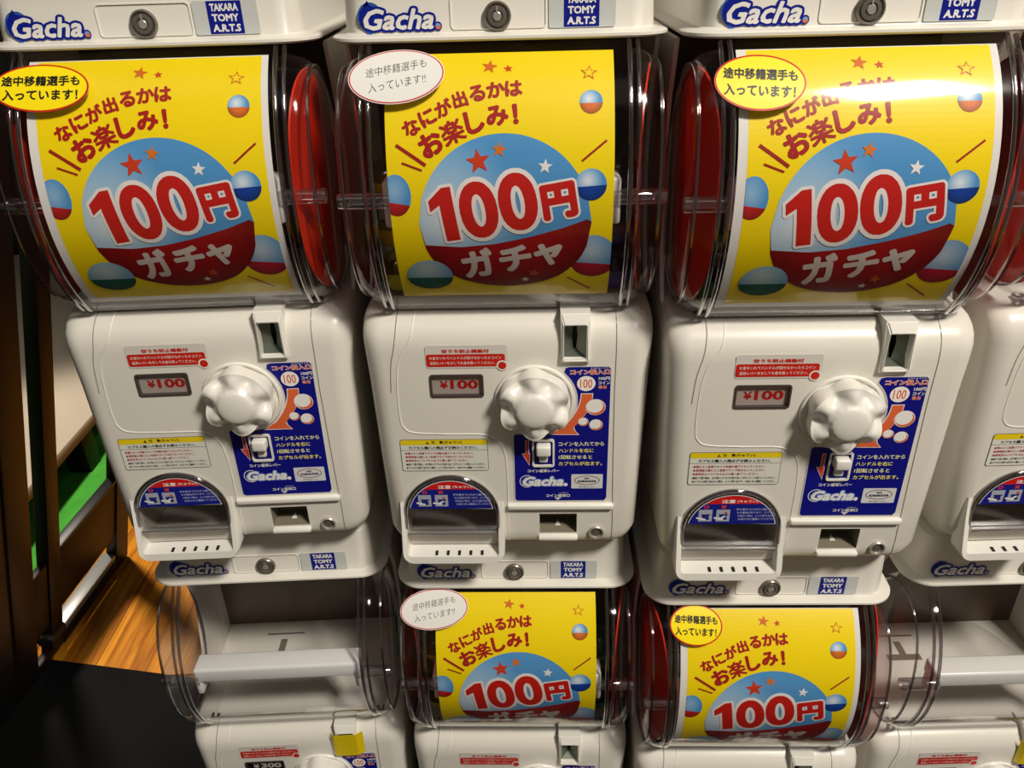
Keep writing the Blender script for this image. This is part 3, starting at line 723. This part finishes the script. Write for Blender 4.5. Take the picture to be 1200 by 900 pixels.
# ------------------------------------------------------------------ posters inside the drums
def poster(border):
    a = Art(); YEL = (250, 222, 8); DR = (168, 28, 26)
    x0, x1, s0, s1 = -.0975, .0975, -.114, .1345
    if border:
        a.rect(-.1055, .1035, s0 - .008, s1 + .001, (232, 230, 226), 0); a.rect(x0, x1, s0, s1, YEL, 1)
    else: a.rect(x0, x1, s0, s1, YEL, 1)
    clip = (x0, x1)
    # big ball
    bx, bs, brx, brs = .0030, -.0180, .0760, .0768
    def split(x):
        px = bx + brx * x
        pts = [(-.09, -.034), (-.072, -.038), (-.037, -.0409), (-.0063, -.0382), (.0243, -.0317), (.0544, -.0232), (.0774, -.0146), (.09, -.009)]
        for (xa, ya), (xb, yb) in zip(pts, pts[1:]):
            if xa <= px <= xb: return (ya + (yb - ya) * (px - xa) / (xb - xa) - bs) / brs
        return -.4
    a.ball(bx, bs, brx, brs, (82, 152, 210), (160, 22, 24), 3, split, None, (-.72, .05), (214, 228, 238))
    # small balls
    a.ball(.0778, .0838, .0098, .0102, (80, 150, 214), (222, 116, 40), 3, lambda x: -.1)
    a.ball(.0778, .0150, .0136, .0134, (80, 150, 214), (18, 66, 160), 5, lambda x: -.08 + .06 * x)
    a.ball(-.0912, .0085, .0132, .0180, (80, 150, 214), (196, 36, 34), 3, lambda x: -.38 - .12 * x, clip, (-.1, .2), (150, 190, 224))
    a.ball(-.0690, -.0765, .0215, .0215, (120, 168, 196), (16, 92, 72), 5, lambda x: -.08, None, (-.1, .4), (190, 206, 208))
    a.ball(.0815, -.0555, .0215, .0245, (100, 156, 208), (188, 30, 52), 2, lambda x: -.28 - .1 * x, clip, (-.1, .3), (196, 212, 226))
    # lettering that climbs along the ball
    for ch, x, s_, r in zip('なにが出るかは', (-.0750, -.0612, -.0474, -.0334, -.0186, -.0028, .0124), (.0652, .0734, .0812, .0883, .0934, .0964, .0972), (31, 27, 22, 17, 12, 7, 2)):
        a.text(ch, x, s_, None, .0146, DR, 4, .045, 0, r, 3)
    for ch, x, s_, r, h in zip('お楽しみ！', (-.0585, -.0400, -.0212, -.0018, .0136), (.0512, .0608, .0690, .0738, .0748), (27, 23, 14, 9, 5), (.0205, .0205, .0200, .0178, .0175)):
        a.text(ch, x, s_, None, h, DR, 4, .032 if ch == '楽' else .050, 0, r, 3)
    RD2 = (200, 32, 26)
    a.one(-.0500, -.0098, .0265, .0490, 8, (240, 234, 230), 6, .0026)
    BIG = (('0', -.0197, -.0058, .0335, .0515, 9), ('0', .0146, .0008, .0340, .0515, 9), ('円', .0503, .0014, .0310, .0320, 9))
    for ch, x, s_, w, h, r in BIG: a.text(ch, x, s_, w, h, (240, 234, 230), 6, .036 if ch == '0' else .062, 0, r, 6, grow=.058)
    a.one(-.0500, -.0098, .0265, .0490, 8, RD2, 7)
    for ch, x, s_, w, h, r in BIG: a.text(ch, x, s_, w, h, RD2, 7, .036 if ch == '0' else .062, 0, r, 6)
    for ch, x, s_, w, h in (('ガ', -.0232, -.0605, .0300, .0350), ('チ', .0112, -.0553, .0300, .0300), ('ャ', .0415, -.0505, .0270, .0260)):
        a.text(ch, x, s_, w, h, (214, 200, 194), 6, .05, 0, 10, 3)
    # stars and dashes
    a.star(-.0187, .0360, .0108, (206, 62, 28), 6, -8); a.star(-.0004, .0452, .0068, (216, 116, 36), 6, 8); a.star(.0385, .0308, .0064, (236, 236, 236), 6, 6)
    a.star(-.0079, .1190, .0072, (214, 110, 30), 4, 10); a.star(.0080, .1165, .0042, (206, 70, 24), 4, -6)
    a.star(.0762, .1105, .0078, (206, 110, 20), 4, 5); a.star(.0762, .1105, .0054, YEL, 5, 5)
    a.star(.0278, -.0735, .0062, (196, 76, 30), 6, 12); a.star(.0196, -.0828, .0042, (226, 214, 208), 6, 4)
    for p, q, w in (((-.0887, .0507), (-.0639, .0334), .0030), ((-.0844, .0358), (-.0673, .0293), .0018), ((.0908, .0512), (.0699, .0345), .0018), ((.0585, -.0805), (.0804, -.1027), .0018)):
        a.line(p, q, w, (158, 34, 24), 4)
    return a.mesh('poster', postermap, 'print_poster', (-.123, .136, .0055))
def postermap(x, s, l):
    P = ((-.20, -.190), (-.115, -.1049), (-.08, -.0768), (-.05, -.0487), (.01, .0117), (.04, .0424), (.10, .1024), (.134, .1338), (.2, .2))
    for (a, p), (b, q) in zip(P, P[1:]):
        if a <= s <= b: s = p + (q - p) * (s - a) / (b - a); break
    return curved(.1662)(x * 1.015, s, l)
PB, PP = poster(True), poster(False)
for key, me, lab in ((('L', 0), PB, 'yellow 100 yen poster with white border inside the leftmost upper drum'),
                     (('M', 0), PP, 'yellow 100 yen poster trimmed without side borders inside the upper drum with the white note'),
                     (('R', 0), PB, 'yellow 100 yen poster with white border inside the third upper drum from the left'),
                     (('M', 1), PP, 'yellow 100 yen poster without side borders inside the lower drum with the white note'),
                     (('R', 1), PB, 'yellow 100 yen poster with white border inside the lower drum with the yellow note')):
    tag(put(link('poster', me), key), lab, 'poster', 'yellow 100 yen posters in the drums')
# oval notes stuck on the drums
def note(cx, cs, rx, rs, rot, kind):
    a = Art(); ca, sa = math.cos(math.radians(rot)), math.sin(math.radians(rot))
    E = lambda r: [(cx + (rx - r) * math.cos(t) * ca - (rs - r) * math.sin(t) * sa, cs + (rx - r) * math.cos(t) * sa + (rs - r) * math.sin(t) * ca) for t in [2 * pi * k / 56 for k in range(56)]]
    if kind == 'y':
        a.poly(E(0), (196, 34, 20), 0); a.poly(E(.0016), (250, 226, 14), 1)
        for i, (t, w) in enumerate((('途中移籍選手も', rx * 1.62), ('入っています！', rx * 1.56))):
            dz = rs * (.27 - .58 * i); a.text(t, cx - dz * sa, cs + dz * ca, w, .0098, (26, 24, 22), 3, .035, 0, rot, 3)
    else:
        a.poly(E(0), (232, 230, 226), 0); a.poly(E(.0007), (200, 44, 50), 1); a.poly(E(.0018), (232, 230, 226), 2)
        for i, (t, w, x, z) in enumerate((('途中移籍選手も', rx * 1.28, 0, rs * .28), ('入っています!!', rx * 1.22, 0, -rs * .28))):
            a.text(t, cx + x - z * sa, cs + x * sa + z * ca, w, .0085, (66, 64, 68), 3, -.006, .18, rot + 5, 2)
    # backing gives the card its thickness
    a.poly(E(0), (206, 202, 190), -4)
    return a.mesh('oval_note', curved(.1745), 'print', (.04, .17, .005))
for key, args, lab in ((('L', 0), (-.0905, .1100, .0420, .0222, -1, 'y'), 'yellow oval note with red rim on the leftmost upper drum'),
                       (('M', 0), (-.0875, .1142, .0415, .0250, 5, 'w'), 'white handwritten oval note with red rim on the upper drum'),
                       (('R', 0), (-.0915, .1060, .0370, .0240, -4, 'y'), 'yellow oval note with red rim on the third upper drum from the left'),
                       (('M', 1), (-.1000, .1205, .0420, .0248, 6, 'w'), 'white handwritten oval note with red rim on the lower drum'),
                       (('R', 1), (-.0895, .1220, .0310, .0240, -3, 'y'), 'yellow oval note with red rim on the lower drum')):
    tag(put(link('oval_note', note(*args)), key), lab, 'note', 'oval notes stuck on the drums')
# red cards standing inside the drum ends
for s in (-1, 1):
    bm = bmesh.new()
    P = closed_profile(.90, 44); rings = []
    for x, sc in ((.1355, 1), (.1372, .995), (.1362, .99)):
        rings.append([(s * (x - .016 * max(0, (.06 - y) / .08) ** 1.2), .047 + (y - .047) * sc, .4985 + (z - .4985) * sc) for y, z in [(max(-.022, y), z) for y, z in P]])
    loft(bm, rings)
    me = finish(bm, 'side_card', 'red_card', 40)
    for key in (('L', 0), ('M', 0), ('R', 0), ('M', 1), ('R', 1), ('F', 0)):
        wh = {('L', 0): 'leftmost upper drum', ('M', 0): 'second upper drum from the left', ('R', 0): 'third upper drum from the left', ('F', 0): 'upper drum cut off at the right edge', ('M', 1): 'lower drum with the white note', ('R', 1): 'lower drum with the yellow note'}[key]
        tag(put(link('side_card', me), key), 'red card inside the %s end of the %s' % ('left' if s < 0 else 'right', wh), 'card', 'red cards inside the drum ends')
# capsules behind the posters
CAP = {}
def capsule(col):
    if col not in CAP:
        mm = clear('capsule_clear_%d' % len(CAP), tuple(.55 + .4 * v / 255 for v in col), .06, .6, 3, .05)
        m2 = mat('capsule_base_%d' % len(CAP), col, .25)
        ms = []
        for up_ in (1, -1):
            bm = bmesh.new(); R = .0225
            rings = [[(R * math.cos(t) * math.cos(2 * pi * k / 24), R * math.cos(t) * math.sin(2 * pi * k / 24), up_ * R * math.sin(t)) for k in range(24)] for t in [j * pi / 2 / 7.05 for j in range(8)]]
            if up_ < 0: rings = [[(x * 1.03, y * 1.03, .002) for x, y, z in rings[0]]] + [[(x * 1.03, y * 1.03, -.001) for x, y, z in rings[0]]] + rings
            loft(bm, rings, False, True); ms.append(finish(bm, 'half', mm if up_ > 0 else m2, 60, 0))
        CAP[col] = ms
    return CAP[col]
def cap(key, x, y, z, col, lab, grp):
    r = bpy.data.objects.new('capsule', None); C.objects.link(r)
    X, Y, w = POSE[key[0]]; c, s = math.cos(w), math.sin(w)
    r.location = (X + c * x - s * y, Y + s * x + c * y, Z0 - .623 * key[1] + z - .0225); r.rotation_euler = (0, 0, random.uniform(0, 6))
    tag(r, lab, 'capsule', grp)
    t, b = capsule(col)
    for n, me in (('cap', t), ('base', b)):
        o = link(n, me, r); o.location = (0, 0, .0225)
YG, VI, GR = (188, 190, 40), (92, 84, 150), (40, 110, 60)
for key, side, col, cn, dn, zs in ((('M', 0), -1, YG, 'yellow-green', 'upper drum with white note', 3), (('M', 0), 1, VI, 'violet', 'upper drum with white note', 3),
                                   (('M', 1), -1, YG, 'yellow-green', 'lower drum with white note', 3), (('M', 1), 1, GR, 'dark green', 'lower drum with white note', 3),
                                   (('R', 0), -1, GR, 'dark green', 'third upper drum', 3)):
    for k in range(zs):
        nm = ('bottom', 'middle', 'topmost')[k]
        cap(key, side * .1085, .052, .4058 + k * .0456, col, '%s capsule, %s of its stack, %s end of %s' % (cn, nm, 'left' if side < 0 else 'right', dn), 'capsules stacked inside the drums')
# yellow tape over two coin slots
bm = bmesh.new()
T = [(.0475, -.0012), (.0530, -.0066), (.0840, -.0066), (.0925, -.0012)]
for (xa, ya), (xb, yb) in zip(T, T[1:]):
    loft(bm, [[(xa, ya, .323), (xb, yb, .323), (xb, yb, .3655), (xa, ya, .3655)], [(xa, ya - .0003, .323), (xb, yb - .0003, .323), (xb, yb - .0003, .3655), (xa, ya - .0003, .3655)]])
tm = finish(bm, 'tape_strip', 'tape_yellow', 0)
for key, lab in ((('L', 1), 'yellow tape over the coin slot of the machine with the empty drum at lower left'), (('F', 1), 'yellow tape over the coin slot of the machine at the lower right edge')):
    tag(put(link('tape_strip', tm), key), lab, 'tape', 'yellow tapes over coin slots')
